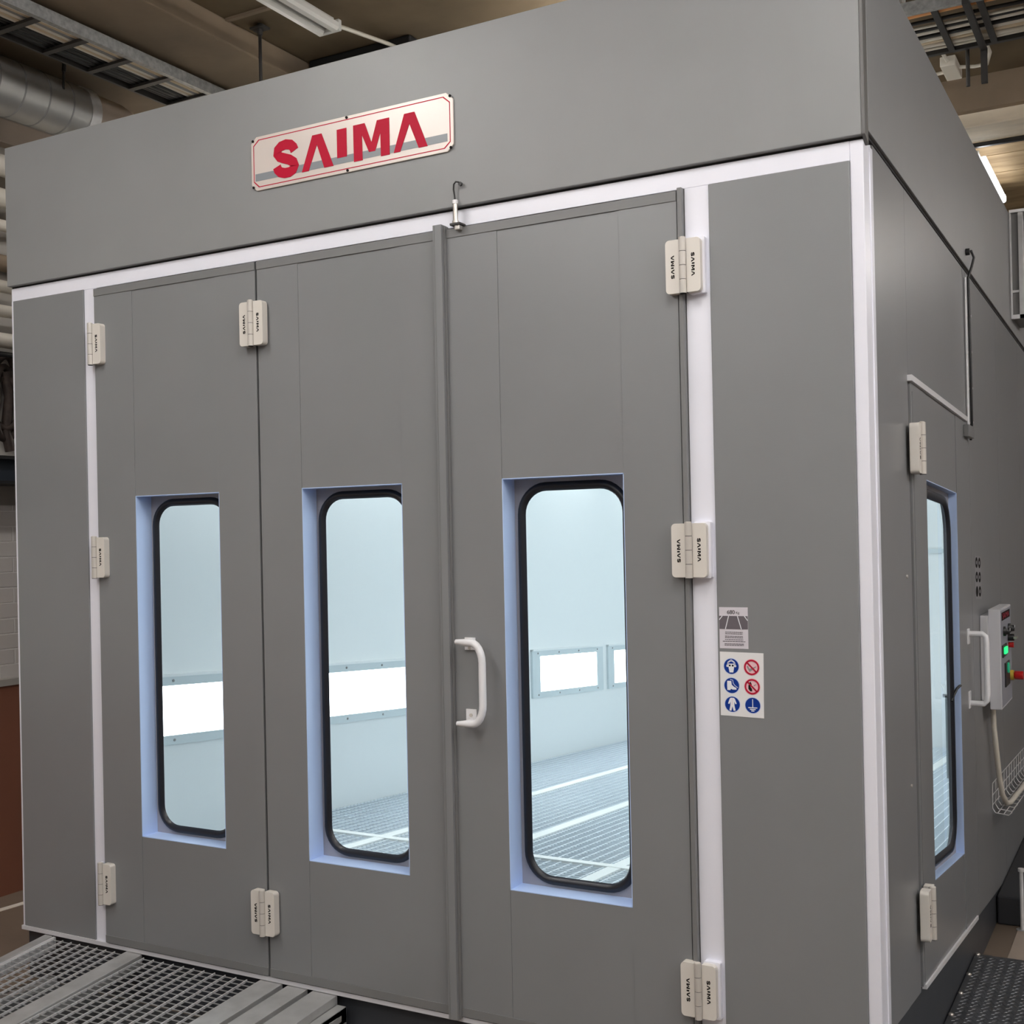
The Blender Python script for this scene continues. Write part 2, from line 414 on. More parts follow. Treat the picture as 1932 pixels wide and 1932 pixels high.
MB().box(-1.586, -1.548, -0.040, T, 0.0, 2.992, 'panel').box(-1.548, -1.541, -0.026, T, 0.0, 2.988, 'panel_edge').box(-1.5800, -1.5775, -0.0415, -0.04, 0.0, 2.99, 'panel_edge').build('closing_post', booth, bevel=0.003)
MB().box(-0.622, -0.617, -0.010, T, 0.0, 2.98, 'trim_dark').box(-0.617, -0.600, -0.022, T, 0.0, 2.984, 'panel_edge').build('edge_post', booth, bevel=0.002)

# grab handle on leaf 3
def handle(parent, xf):
    m = MB(xf)
    zt_, zb_ = 0.152, -0.152; r = 0.0142
    pts = [(-0.066, -0.058, zt_)]
    pts += [(-0.02, -0.058, zt_ - 0.002)]
    for i in range(7):
        a = PI / 2 * i / 6
        pts.append((0.0 + 0.046 * math.sin(a), -0.058, zt_ - 0.076 + 0.074 * math.cos(a)))
    for i in range(7):
        a = PI / 2 * i / 6
        pts.append((0.0 + 0.046 * math.cos(a), -0.058, zb_ + 0.076 - 0.074 * math.sin(a)))
    pts += [(-0.02, -0.058, zb_ + 0.002), (-0.066, -0.058, zb_)]
    rr = [0.009] + [r] * (len(pts) - 2) + [0.009]
    m.tube(pts, rr, 'white_plastic', 14)
    for s in (1, -1):
        z = zt_ * s
        m.tube([(-0.035, -0.058, z - 0.002 * s), (-0.035, 0.0, z - 0.002 * s)], 0.011, 'white_plastic', 12)
        m.box(-0.058, -0.014, -0.006, 0.0, z - 0.034, z + 0.012 if s > 0 else z + 0.036, 'white_plastic') if s > 0 else m.box(-0.058, -0.014, -0.006, 0.0, z - 0.012, z + 0.048, 'white_plastic')
        m.tube([(-0.036, -0.010, z - 0.026 * s), (-0.036, -0.005, z - 0.026 * s)], 0.007, 'hinge_pin', 8)
    return m.build('grab_handle', parent, label='white curved grab handle')
handle(leaf3, Matrix.Translation((-1.436, -0.014, 1.273)))

# SAIMA letter shapes (also used for the hinges), in sign plane metres
LETTERS = {
 'A1': [(-2.209, 3.300), (-2.153, 3.439), (-2.107, 3.439), (-2.050, 3.300), (-2.096, 3.300), (-2.131, 3.400), (-2.174, 3.300)],
 'I': [(-2.031, 3.439), (-1.984, 3.439), (-1.984, 3.326), (-2.031, 3.326)],
 'M': [(-1.951, 3.441), (-1.896, 3.441), (-1.865, 3.360), (-1.837, 3.441), (-1.780, 3.441), (-1.780, 3.298), (-1.821, 3.298), (-1.822, 3.392), (-1.848, 3.324), (-1.877, 3.324), (-1.910, 3.398), (-1.908, 3.298), (-1.950, 3.298)],
 'A2': [(-1.761, 3.300), (-1.710, 3.441), (-1.663, 3.441), (-1.606, 3.300), (-1.646, 3.300), (-1.687, 3.400), (-1.731, 3.300)],
}
S_PATH = [(-2.245, 3.396), (-2.251, 3.410), (-2.264, 3.422), (-2.290, 3.428), (-2.316, 3.424), (-2.332, 3.412), (-2.335, 3.397), (-2.322, 3.382), (-2.300, 3.373), (-2.272, 3.363), (-2.251, 3.349), (-2.244, 3.333), (-2.252, 3.320), (-2.272, 3.312), (-2.297, 3.312), (-2.320, 3.319), (-2.333, 3.332), (-2.337, 3.344)]
def s_outline(wd):
    n = len(S_PATH); L = []; R = []
    for i, (x, y) in enumerate(S_PATH):
        p, q = S_PATH[max(i - 1, 0)], S_PATH[min(i + 1, n - 1)]
        dx, dy = q[0] - p[0], q[1] - p[1]; l = math.hypot(dx, dy)
        L.append((x - dy / l * wd / 2, y + dx / l * wd / 2)); R.append((x + dy / l * wd / 2, y - dx / l * wd / 2))
    return L + R[::-1]
LETTERS['S'] = s_outline(0.041)
def s_strip(poly, d0, d1, m, axis='y', mb=None):
    mb = mb or MB(); n = len(poly); h = n // 2
    for i in range(h - 1):
        q = [poly[i], poly[i + 1], poly[n - 2 - i], poly[n - 1 - i]]
        mb.hexa([(a, d0, b) for a, b in q] + [(a, d1, b) for a, b in q], m)
    return mb
def small_word(mb, xf2, d0, d1, m, order=('S', 'A1', 'I', 'M', 'A2')):
    """the five letters as a flat word; xf2 maps normalised (u,v) -> plane coords"""
    for k in order:
        poly = [xf2((x + 1.97) / 0.735, (z - 3.37) / 0.735) for x, z in LETTERS[k]]
        if k == 'S': s_strip(poly, d0, d1, m, 'y', mb)
        else: mb.prism(poly, d0, d1, m, 'y')

# hinges: front (xf identity) and side (rotated)
def hinge(cx, cy, cz, rot=0.0, narrow_left=False, frame_right=False, frame_left=False):
    loc = Matrix.Translation((cx, cy, cz)) @ Matrix.Rotation(rot, 4, 'Z')
    base = MB(loc); hh = 0.091
    h = bpy.data.objects.new('hinge', None)
    rootb = MB(loc)
    for k in range(4):                       # barrel knuckles
        z1 = hh + 0.004 - k * 0.0475; z0 = z1 - 0.0458
        rootb.tube([(0, -0.040, z0), (0, -0.040, z1)], 0.0125, 'cream' if False else 'hinge_pin', 16)
        rootb.tube([(0, -0.040, z0 - 0.002), (0, -0.040, z0)], 0.0115, 'ink', 12)
    rootb.tube([(0, -0.040, -hh - 0.004), (0, -0.040, hh + 0.006)], 0.009, 'cream', 12)
    bar = rootb.build('hinge', booth, label='cream white door hinge with grey barrel')
    for s in (-1, 1):
        if s < 0 and narrow_left:
            MB(loc).prism(rect(-0.026, -0.0128, -hh, hh), -0.030, -0.002, 'white_frame', 'y').build('hinge_plate', bar, bevel=0.002)
            continue
        P = MB(loc); e = 0.0128; wd = 0.062
        out = [(s * e, hh), (s * e, -hh)] + [(s * (wd - 0.014), -hh)] + [(s * (wd - 0.014 + 0.014 * math.sin(a)), -hh + 0.014 - 0.014 * math.cos(a)) for a in [PI / 2 * i / 5 for i in range(1, 6)]] \
              + [(s * (wd - 0.014 + 0.014 * math.cos(a)), hh - 0.014 + 0.014 * math.sin(a)) for a in [PI / 2 * i / 5 for i in range(0, 6)]]
        P.prism(out, -0.038, -0.006, 'cream', 'y')
        P.build('hinge_plate', bar, bevel=0.002)
        W = MB(loc)
        def xf2(u, v, s=s):        # word turned a quarter, reading down on the right, up on the left
            x = (v * 0.060) * (1 if s > 0 else -1); z = -u * 0.078 if s > 0 else u * 0.078
            return (s * 0.036 + x, z)
        small_word(W, xf2, -0.0386, -0.0378, 'ink')
        W.build('lettering', bar, label='small black lettering')
        if (s > 0 and frame_right) or (s < 0 and frame_left):
            MB(loc).prism(rrect(min(s * 0.012, s * 0.07), max(s * 0.012, s * 0.07), -hh - 0.004, hh + 0.006, 0.006, 3), -0.016, 0.016, 'white_frame', 'y').build('mounting_pad', bar, bevel=0.002)
    return bar
for z in (2.712, 1.753, 0.272): hinge(-0.592, -0.006, z, frame_right=True)
for z in (2.714, 0.279): hinge(-2.474, -0.014, z)
for z in (2.720, 1.755, 0.281): hinge(-3.423, -0.006, z, narrow_left=True)

# ---------------- side wall of the booth
def side_quad(mb, y0, y1, f0, f1, x0, x1, m):
    mb.prism([(y0, f0(y0)), (y1, f0(y1)), (y1, f1(y1)), (y0, f1(y0))], x0, x1, m, 'x'); return mb
gapz = lambda y: zt(y) - 0.012
DY0, DY1 = 0.672, 2.045                                   # side door
dtop = lambda y: 2.345 - 0.036 * (y - 0.66)
side_quad(MB(), 0.132, 0.445, zb, gapz, -0.05, 0.0, 'panel').build('side_panel', booth, bevel=0.002)
side_quad(MB(), 0.447, DY0 - 0.006, zb, gapz, -0.05, -0.001, 'panel').build('side_panel', booth, bevel=0.002)
side_quad(MB(), DY0 - 0.006, DY1 + 0.02, lambda y: dtop(y) + 0.006, gapz, -0.05, -0.001, 'panel').build('side_panel', booth, bevel=0.002)
side_quad(MB(), DY0 - 0.02, DY1 - 0.02, lambda y: dtop(y) + 0.002, lambda y: dtop(y) + 0.024, -0.01, 0.016, 'white_plastic').build('door_drip_rail', booth, label='pale drip rail above the side door')
ys = [DY1 + 0.022, 2.16, 3.25, 4.35, 5.45, 6.55, 7.65, BD]
for a, b in zip(ys[:-1], ys[1:]):
    side_quad(MB(), a, b - 0.003, zb, gapz, -0.05, 0.0, 'panel').build('side_panel', booth, bevel=0.002)
SW0, SW1 = 0.965, 1.715
wtop = lambda y: 1.998 - 0.048 * (y - 0.96)
wbot = lambda y: 0.452 - 0.105 * (y - 0.96)
D = MB()
dx1 = 0.006
side_quad(D, DY0, SW0, lambda y: zb(y) + 0.02, dtop, -0.05, dx1, 'panel')
side_quad(D, SW1, DY1, lambda y: zb(y) + 0.02, dtop, -0.05, dx1, 'panel')
side_quad(D, SW0, SW1, lambda y: zb(y) + 0.02, wbot, -0.05, dx1 - 0.002, 'panel')
side_quad(D, SW0, SW1, wtop, dtop, -0.05, dx1 - 0.002, 'panel')
sdoor = D.build('side_door', booth, bevel=0.0015)
side_quad(MB(), DY0 + 0.03, DY1, lambda y: zb(y) + 0.004, lambda y: zb(y) + 0.022, -0.05, 0.012, 'white_plastic').build('bottom_rail', sdoor, label='pale bottom rail of the side door')
side_quad(MB(), DY0 + 0.03, DY0 + 0.033, lambda y: zb(y) + 0.03, lambda y: dtop(y) - 0.03, dx1 - .001, dx1 + 0.0012, 'panel_edge').build('edge_line', sdoor)
R = MB(); SD = -0.030
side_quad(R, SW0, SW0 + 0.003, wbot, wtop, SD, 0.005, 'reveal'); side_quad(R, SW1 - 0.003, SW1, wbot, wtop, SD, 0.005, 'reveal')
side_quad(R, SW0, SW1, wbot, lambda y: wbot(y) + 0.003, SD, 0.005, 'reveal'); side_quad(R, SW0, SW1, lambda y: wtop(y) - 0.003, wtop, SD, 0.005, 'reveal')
R.build('window_reveal', sdoor, label='white lining of the side window opening with blue booth light in its colour')
def warp(ring): # rounded rectangle in unit square to the side window
    out = []
    for u, v in ring:
        y = SW0 + u * (SW1 - SW0); out.append((y, wbot(y) + v * (wtop(y) - wbot(y))))
    return out
def urr(i, r): # inset ring
    W_, H_ = SW1 - SW0, 1.54
    return warp([(a / W_, b / H_) for a, b in rrect(i, W_ - i, i, H_ - i, r)])
MB().prism(warp(rect(0, 1, 0, 1)), -0.05, SD, 'reveal_back', 'x', holes=[urr(0.028, 0.15)]).build('window_plate', sdoor)
g = MB(); rings = []
for t, bl in ((0, 0), (.25, 1), (.75, 1), (1, 0)):
    rings.append([(SD - 0.002 + 0.014 * bl, a, b) for a, b in urr(0.018 + 0.04 * t, 0.16 - 0.04 * t)])
n = len(rings[0]); g.add([p for r_ in rings for p in r_], [(k * n + i, k * n + (i + 1) % n, (k + 1) * n + (i + 1) % n, (k + 1) * n + i) for k in range(3) for i in range(n)], 'rubber', True)
g.build('window_gasket', sdoor, label='black rubber window gasket')
MB().prism(urr(0.024, 0.154), SD - 0.01, SD - 0.006, 'glass', 'x').build('window_pane', sdoor, label='clear window pane')
MB().tube([(-0.026, 1.66, 1.05), (-0.02, 1.68, 1.075), (-0.01, 1.70, 1.10), (0.004, 1.717, 1.115)], 0.006, 'black', 8).build('cord', sdoor, label='short black cord at the side window edge')
# side door pull handle
m = MB()
pts = [(0.004, 1.95, 1.322), (0.07, 1.95, 1.322), (0.082, 1.95, 1.31), (0.084, 1.95, 1.28), (0.084, 1.95, 1.05), (0.082, 1.95, 1.02), (0.07, 1.95, 1.005), (0.004, 1.95, 1.005)]
m.tube(pts, 0.013, 'white_plastic', 12)
m.box(0.002, 0.012, 1.925, 1.975, 1.275, 1.345, 'white_plastic').box(0.002, 0.012, 1.925, 1.975, 0.982, 1.06, 'white_plastic')
m.build('pull_handle', sdoor, bevel=0.002, label='white pull handle on the side door')
hinge(0.006, 0.664, 2.10, rot=PI / 2)
hinge(0.006, 0.664, 0.418, rot=PI / 2)
# two tiny screws in the panel beside the side door
for z in (1.64, 0.895):
    MB().tube([(-0.002, 0.56, z), (0.004, 0.56, z)], 0.006, 'hinge_pin', 8).build('screw', booth)
# base skirt under the side
MB().prism([(0.0, FZ - 0.1), (BD, FZ - 0.1), (BD, zb(4.4) + 0.002), (4.4, zb(4.4) + 0.01), (0.0, zb(0) + 0.01)], -0.06, -0.004, 'skirt', 'x').build('base_skirt', booth)

# ---------------- booth shell and interior
IX0, IX1, IY1, ICZ = -3.90, -0.06, 8.2, 2.72
zf = lambda y: 0.235 - 0.066 * y                          # inner floor
MB().box(-BW + 0.03, -0.02, T, BD - 0.03, 3.0, 3.04, 'inner_white').build('booth_roof', booth)
MB().box(-BW, 0.0, BD - 0.03, BD, FZ - 0.1, H2, 'panel').build('rear_panel', booth)
MB().box(-BW, -BW + 0.03, 0.09, BD, FZ - 0.1, H2, 'panel').build('left_panel', booth)
MB().prism([(0.09, -0.5), (IY1, -0.5), (IY1, ICZ), (0.09, ICZ)], IX0 - 0.03, IX0, 'inner_white', 'x').build('inner_wall', booth)
# inner right wall with the side window opening
MB().prism([(0.132, -0.5), (IY1, -0.5), (IY1, ICZ), (0.132, ICZ)], -0.062, -0.0505, 'inner_white', 'x',
           holes=[[(SW0 - .05, 0.33), (1.9, 0.33), (1.9, 2.02), (SW0 - .05, 2.02)]]).build('inner_wall', booth)
MB().box(IX0, IX1, IY1, IY1 + 0.03, -0.5, ICZ, 'inner_white').build('inner_wall', booth)
MB().box(IX0, IX1, 0.09, IY1, ICZ, ICZ + 0.03, 'inner_white').build('inner_ceiling', booth)
MB().box(-1.6, -0.1, IY1 - 0.02, IY1, 1.56, 1.60, 'inner_frame').build('rear_rail', booth)
# light units on both long walls
yu = [0.53 + 1.55 * i for i in range(5)]
ltop = lambda y: 1.10 - 0.062 * y
lbot = lambda y: 0.84 - 0.070 * y
for wx, sg in ((IX0, 1), (IX1 - 0.018, -1)):
    for i, y in enumerate(yu):
        if sg < 0 and i == 0: continue
        a, b = y - 0.14, y + 1.29
        x0, x1 = sorted((wx, wx + sg * 0.02))
        fr = MB()
        for (p0, p1, f0, f1) in ((a, b, lambda t: ltop(t), lambda t: ltop(t) + 0.055), (a, b, lambda t: lbot(t) - 0.05, lambda t: lbot(t)), (a, y, lbot, ltop), (y + 1.15, b, lbot, ltop)):
            side_quad(fr, p0, p1, f0, f1, x0, x1, 'inner_frame')
        xa, xb = sorted((wx + sg * 0.015, wx + sg * 0.026))
        side_quad(fr, a, b, lambda t: ltop(t) + 0.048, lambda t: ltop(t) + 0.062, *sorted((wx, wx + sg * 0.03)), 'inner_white')
        for k in range(4):
            q = a + 0.1 + k * 0.4
            fr.tube([(wx + sg * 0.02, q, ltop(q) + 0.026), (wx + sg * 0.024, q, ltop(q) + 0.026)], 0.008, 'cable_grey', 6)
            fr.tube([(wx + sg * 0.02, q, lbot(q) - 0.026), (wx + sg * 0.024, q, lbot(q) - 0.026)], 0.008, 'cable_grey', 6)
        un = fr.build('light_unit', booth)
        side_quad(MB(), y, y + 1.15, lbot, ltop, *sorted((wx + sg * 0.004, wx + sg * 0.012)), 'booth_light').build('light_diffuser', un, label='glowing white light diffuser')
    # inclined units along the ceiling edge
    for i in range(5):
        y = 0.6 + 1.55 * i
        p = [(wx + sg * 0.03, 2.38), (wx + sg * 0.34, 2.69), (wx + sg * 0.30, 2.715), (wx + sg * 0.005, 2.42)]
        u = MB().prism(p, y - 0.05, y + 1.25, 'inner_frame', 'y').build('ceiling_light_unit', booth)
        e = sg * 0.006
        q = [(wx + sg * 0.06 + e, 2.41 - .006), (wx + sg * 0.31 + e, 2.66 - .006), (wx + sg * 0.31, 2.66), (wx + sg * 0.06, 2.41)]
        MB().prism(q, y, y + 1.2, 'booth_ceil_light', 'y').build('light_diffuser', u, label='glowing white light diffuser')
# floor of the booth: grating bars, flat strips, pit
m = MB()
def fbar(mb, x0, x1, y0, y1, h, t, mt):
    mb.hexa([(x0, y0, zf(y0) - h), (x1, y0, zf(y0) - h), (x1, y1, zf(y1) - h), (x0, y1, zf(y1) - h), (x0, y0, zf(y0) + t), (x1, y0, zf(y0) + t), (x1, y1, zf(y1) + t), (x0, y1, zf(y1) + t)], mt)
x = IX0 + 0.02
while x < IX1:
    fbar(m, x, x + 0.006, 0.1, IY1, 0.022, 0.0, 'inner_grate'); x += 0.060
y = 0.12
while y < IY1:
    fbar(m, IX0, IX1, y, y + 0.005, 0.012, -0.002, 'inner_grate'); y += 0.038
m.build('floor_grating', booth)
m = MB()
for x in (-3.10, -2.38, -1.66, -0.94): fbar(m, x - 0.035, x + 0.035, 0.1, IY1, 0.01, 0.004, 'inner_strip')
fbar(m, IX0, IX1, 1.67, 1.73, 0.01, 0.006, 'inner_strip')
m.build('floor_strips', booth)
m = MB(); m.hexa([(IX0, 0.1, zf(0.1) - .12), (IX1, 0.1, zf(0.1) - .12), (IX1, IY1, zf(IY1) - .12), (IX0, IY1, zf(IY1) - .12), (IX0, 0.1, zf(0.1) - .1), (IX1, 0.1, zf(0.1) - .1), (IX1, IY1, zf(IY1) - .1), (IX0, IY1, zf(IY1) - .1)], 'inner_pit')
m.build('floor_pan', booth)

# ------------------------------------------------------------------ sign plate
sign = empty('sign_plate', (-1.983, -0.022, 3.375), 'shiny sign plate with big red letters on the upper front of booth', 'sign')
so = [(-2.474, 3.29), (-2.447, 3.263), (-1.518, 3.263), (-1.491, 3.288), (-1.491, 3.458), (-1.520, 3.486), (-2.445, 3.486), (-2.474, 3.460)]
cx, cz = -1.9825, 3.3745
def sc(poly, dx, dz):
    return [(cx + (a - cx) * (1 - dx / 0.4915), cz + (b - cz) * (1 - dz / 0.1115)) for a, b in poly]
MB().prism(so, -0.0290, -0.0225, 'sign_face', 'y').build('plate', sign, bevel=0.002)
MB().prism(sc(so, .0130, .0130), -0.0296, -0.0288, 'red_paint', 'y', holes=[sc(so, .0165, .0165)]).build('border', sign, label='thin red border line')
MB().prism(rect(-2.452, -1.518, 3.302, 3.332), -0.0298, -0.0288, 'stripe', 'y').build('stripe', sign, label='grey stripe')
for k in ('S', 'A1', 'I', 'M', 'A2'):
    (s_strip if k == 'S' else MB().prism)(LETTERS[k], -0.0312, -0.0290, 'red_paint', 'y').build('letter', sign, label='red letter ' + k[0])
for sx, sz in ((-2.462, 3.470), (-1.982, 3.479), (-1.503, 3.470), (-2.462, 3.278), (-1.982, 3.270), (-1.503, 3.276)):
    MB().prism(circ(sx, sz, 0.0055, 10), -0.0325, -0.0288, 'ink', 'y').build('screw', sign)

# ------------------------------------------------------------------ stickers
st = empty('warning_sticker', (-0.454, -0.008, 1.4925), 'small pale sticker with weight figure and road picture', 'sticker')
y0 = -0.008
def flat(z): return (y0 - 0.0012 - z, y0 - 0.0002 - z)
MB().prism(rect(-0.503, -0.4045, 1.423, 1.561), y0 - 0.0012, y0, 'sticker_lilac', 'y').build('sheet', st)
pic = MB().prism(rect(-0.5025, -0.405, 1.488, 1.532), y0 - 0.0018, y0 - 0.0012, 'sticker_road', 'y').build('road_picture', st, label='dark picture of a road with white lane lines')
m = MB()
for (a, b, c, d) in ((-0.470, 1.532, -0.482, 1.488), (-0.440, 1.532, -0.427, 1.488), (-0.492, 1.532, -0.5025, 1.519), (-0.416, 1.532, -0.405, 1.517)):
    m.stroke([(a, b), (c, d)], 0.0026, y0 - 0.0024, y0 - 0.0018, 'white_ink')
m.build('lane_lines', pic)
def put_text(parent, body, size, cx, cz, yy, name='lettering', mt='ink', sx=1.0):
    vs, fs = text_polys(body, size)
    return MB().add([(cx + a * sx, yy, cz + b) for a, b, c in vs], fs, mt).build(name, parent)
put_text(st, '680', 0.0185, -0.462, 1.544, y0 - 0.0019)
put_text(st, 'Kg', 0.011, -0.439, 1.5425, y0 - 0.0019)
m = MB()
for i, (zz, hw) in enumerate(((1.478, .030), (1.4725, .030), (1.4645, .031), (1.4595, .031), (1.453, .031), (1.447, .039), (1.439, .033), (1.4345, .033))):
    x = -0.453 - hw
    while x < -0.453 + hw:
        l = random.uniform(0.004, 0.010); m.prism(rect(x, min(x + l, -0.453 + hw), zz - 0.0012, zz + 0.0012), y0 - 0.0018, y0 - 0.0012, 'sticker_road', 'y'); x += l + 0.0012
m.build('fine_print', st)

sf = empty('safety_sticker', (-0.429, -0.008, 1.304), 'white safety sticker with six round blue and red symbols', 'sticker')
MB().prism([(-0.5035, 1.412), (-0.3545, 1.4105), (-0.357, 1.196), (-0.5045, 1.199)], y0 - 0.0012, y0, 'sticker_white', 'y').build('sheet', sf)
R0 = 0.0255
def pictogram(cx, cz, kind):
    m = MB(); ya, yb, yc, yd = y0 - 0.0012, y0 - 0.0017, y0 - 0.0022, y0 - 0.0027
    blue = kind in ('mask', 'boot', 'suit', 'earth')
    P = lambda pts: [(cx + a * R0, cz + b * R0) for a, b in pts]
    m.prism(circ(cx, cz, R0 * 1.1, 28), yb + 0.0003, ya, 'halo_blue' if blue else 'halo_pink', 'y')
    if blue:
        m.prism(circ(cx, cz, R0, 28), yb, ya, 'safety_blue', 'y')
    else:
        m.prism(circ(cx, cz, R0, 28), yd, ya, 'safety_red', 'y', holes=[circ(cx, cz, R0 * 0.80, 28)])
        m.stroke(P([(-0.6, 0.6), (0.6, -0.6)]), R0 * 0.2, yd, yc, 'safety_red')
    W = 'white_ink'
    if kind == 'mask':
        m.prism(P([(-0.42, 0.3), (-0.3, 0.62), (0, 0.75), (0.3, 0.62), (0.42, 0.3), (0.35, -0.3), (0.25, -0.8), (-0.25, -0.8), (-0.35, -0.3)]), yc, yb, W, 'y')
        m.prism(P([(-0.36, 0.36), (0.36, 0.36), (0.26, 0.56), (0, 0.66), (-0.26, 0.56)]), yd, yc, 'safety_blue', 'y')
        for sx in (-0.2, 0.2): m.prism(circ(cx + sx * R0, cz + 0.1 * R0, 0.13 * R0, 10), yd, yc, 'ink', 'y')
        for sx in (-0.52, 0.52): m.prism(circ(cx + sx * R0, cz + 0.05 * R0, 0.16 * R0, 10), yc, yb, W, 'y')
        m.stroke(P([(-0.55, 0.1), (-0.45, 0.55), (0, 0.88), (0.45, 0.55), (0.55, 0.1)]), 0.09 * R0, yc, yb, W)
    elif kind == 'boot':
        m.prism(P([(-0.6, 0.6), (-0.05, 0.6), (0.0, 0.1), (0.3, -0.15), (0.62, -0.3), (0.64, -0.52), (0.1, -0.52), (-0.1, -0.42), (-0.2, -0.6), (-0.6, -0.6), (-0.62, 0.0)]), yc, yb, W, 'y')
        m.stroke(P([(-0.2, 0.8), (0.15, 0.72), (0.22, 0.3), (0.45, 0.0), (0.82, -0.25)]), 0.08 * R0, yc, yb, 'halo_blue')
    elif kind == 'suit':
        m.prism(P([(-0.2, 0.85), (0.2, 0.85), (0.36, 0.7), (0.58, 0.1), (0.42, 0.02), (0.25, 0.35), (0.28, -0.2), (0.42, -0.8), (0.15, -0.85), (0.0, -0.25), (-0.15, -0.85), (-0.42, -0.8), (-0.28, -0.2), (-0.25, 0.35), (-0.42, 0.02), (-0.58, 0.1), (-0.36, 0.7)]), yc, yb, W, 'y')
        m.stroke(P([(0, 0.8), (0, -0.1)]), 0.04 * R0, yd, yc, 'halo_pink')
    elif kind == 'earth':
        m.stroke(P([(0, 0.8), (0, -0.28)]), 0.1 * R0, yc, yb, W)
        for zz, hw in ((-0.3, 0.6), (-0.52, 0.38), (-0.72, 0.2)): m.stroke(P([(-hw, zz), (hw, zz)]), 0.12 * R0, yc, yb, W)
    elif kind == 'smoke':
        m.prism(P([(-0.66, 0.1), (-0.5, 0.2), (-0.3, -0.2), (0.5, 0.1), (0.62, 0.22), (0.55, 0.0), (-0.1, -0.5), (-0.3, -0.6)]), yc, yb, 'cable_grey', 'y')
    elif kind == 'flame':
        m.prism(P([(-0.5, 0.1), (-0.35, 0.55), (-0.2, 0.62), (-0.05, 0.3), (-0.25, 0.0), (-0.05, -0.25), (0.0, -0.6), (-0.25, -0.62), (-0.5, -0.3)]), yc, yb, 'ink', 'y')
        m.stroke(P([(0.2, 0.1), (0.5, 0.3)]), 0.1 * R0, yc, yb, 'cable_grey')
    return m.build('pictogram', sf, label='round %s symbol' % ('blue' if blue else 'red'))
for kx, kz, kd in ((-0.4645, 1.364, 'mask'), (-0.395, 1.363, 'smoke'), (-0.4645, 1.300, 'boot'), (-0.3945, 1.299, 'flame'), (-0.4635, 1.2375, 'suit'), (-0.394, 1.237, 'earth')):
    pictogram(kx, kz, kd)

# ------------------------------------------------------------------ door sensor above the leaves
sn = empty('door_sensor', (-1.487, -0.03, 2.985), 'small steel door sensor with black cable above the door leaves', 'sensor')
m = MB(); m.tube([(-1.487, -0.034, 2.992), (-1.487, -0.034, 3.062)], 0.0095, 'chrome', 14).tube([(-1.487, -0.034, 3.060), (-1.487, -0.034, 3.074)], 0.0115, 'white_plastic', 12)
m.tube([(-1.487, -0.034, 2.988), (-1.487, -0.034, 2.996)], 0.013, 'chrome', 12); m.build('sensor_body', sn)
MB().box(-1.507, -1.462, -0.046, -0.001, 2.979, 2.988, 'iron').box(-1.49, -1.468, -0.04, -0.008, 2.962, 2.98, 'chrome').build('bracket', sn, bevel=0.002)
MB().tube([(-1.487, -0.034, 3.07), (-1.489, -0.034, 3.09), (-1.492, -0.036, 3.115), (-1.487, -0.042, 3.132), (-1.478, -0.042, 3.140), (-1.470, -0.036, 3.139), (-1.464, -0.0295, 3.133)], 0.0032, 'black', 8).tube([(-1.464, -0.036, 3.132), (-1.464, -0.029, 3.132)], 0.008, 'black', 10).build('cable', sn)

# ------------------------------------------------------------------ side wall fittings
# cable conduit down to the side door
sw = empty('door_switch_conduit', (0.012, 2.10, 2.25), 'thin white conduit with black cable running down beside side door', 'conduit')
MB().tube([(0.0075, 2.10, 2.98), (0.0075, 2.10, 2.62), (0.0075, 2.10, 2.285)], 0.006, 'white_plastic', 8).build('conduit', sw)
MB().tube([(0.012, 2.105, 3.10), (0.035, 2.115, 3.105), (0.045, 2.13, 3.075), (0.035, 2.12, 3.03), (0.02, 2.11, 2.98), (0.022, 2.112, 2.6), (0.022, 2.112, 2.30), (0.012, 2.14, 2.22)], 0.006, 'black', 8).tube([(0.013, 2.105, 3.10), (0.03, 2.105, 3.10)], 0.016, 'black', 10).build('cable', sw)
for z in (2.80, 2.63, 2.46, 2.30): MB().tube([(0.001, 2.118, z), (0.029, 2.118, z)], 0.0055, 'white_plastic', 8).build('clip', sw)
MB().box(0.0065, 0.03, 1.95, 2.125, 2.225, 2.28, 'panel_edge').build('switch_bracket', sw, bevel=0.002)
# icon sticker
ic = empty('icon_sticker', (0, 2.36, 1.56), 'small grey sticker with six dark symbols on the side wall', 'sticker')
MB().prism([(2.255, 1.464), (2.475, 1.451), (2.475, 1.662), (2.255, 1.673)], 0.0003, 0.0012, 'grey_sticker', 'x').build('sheet', ic)
for i in range(3):
    for j in range(2):
        yy, zz = 2.315 + 0.10 * j, 1.637 - 0.070 * i - 0.005 * j
        MB().prism([(yy + 0.038 * math.cos(a), zz + 0.026 * math.sin(a)) for a in [2 * PI * k / 16 for k in range(16)]], 0.0012, 0.0018, 'ink', 'x',
                   holes=[[(yy + 0.020 * math.cos(a), zz + 0.010 * math.sin(a)) for a in [2 * PI * k / 10 for k in range(10)]]] if j == 1 or i < 2 else ()).build('symbol', ic)
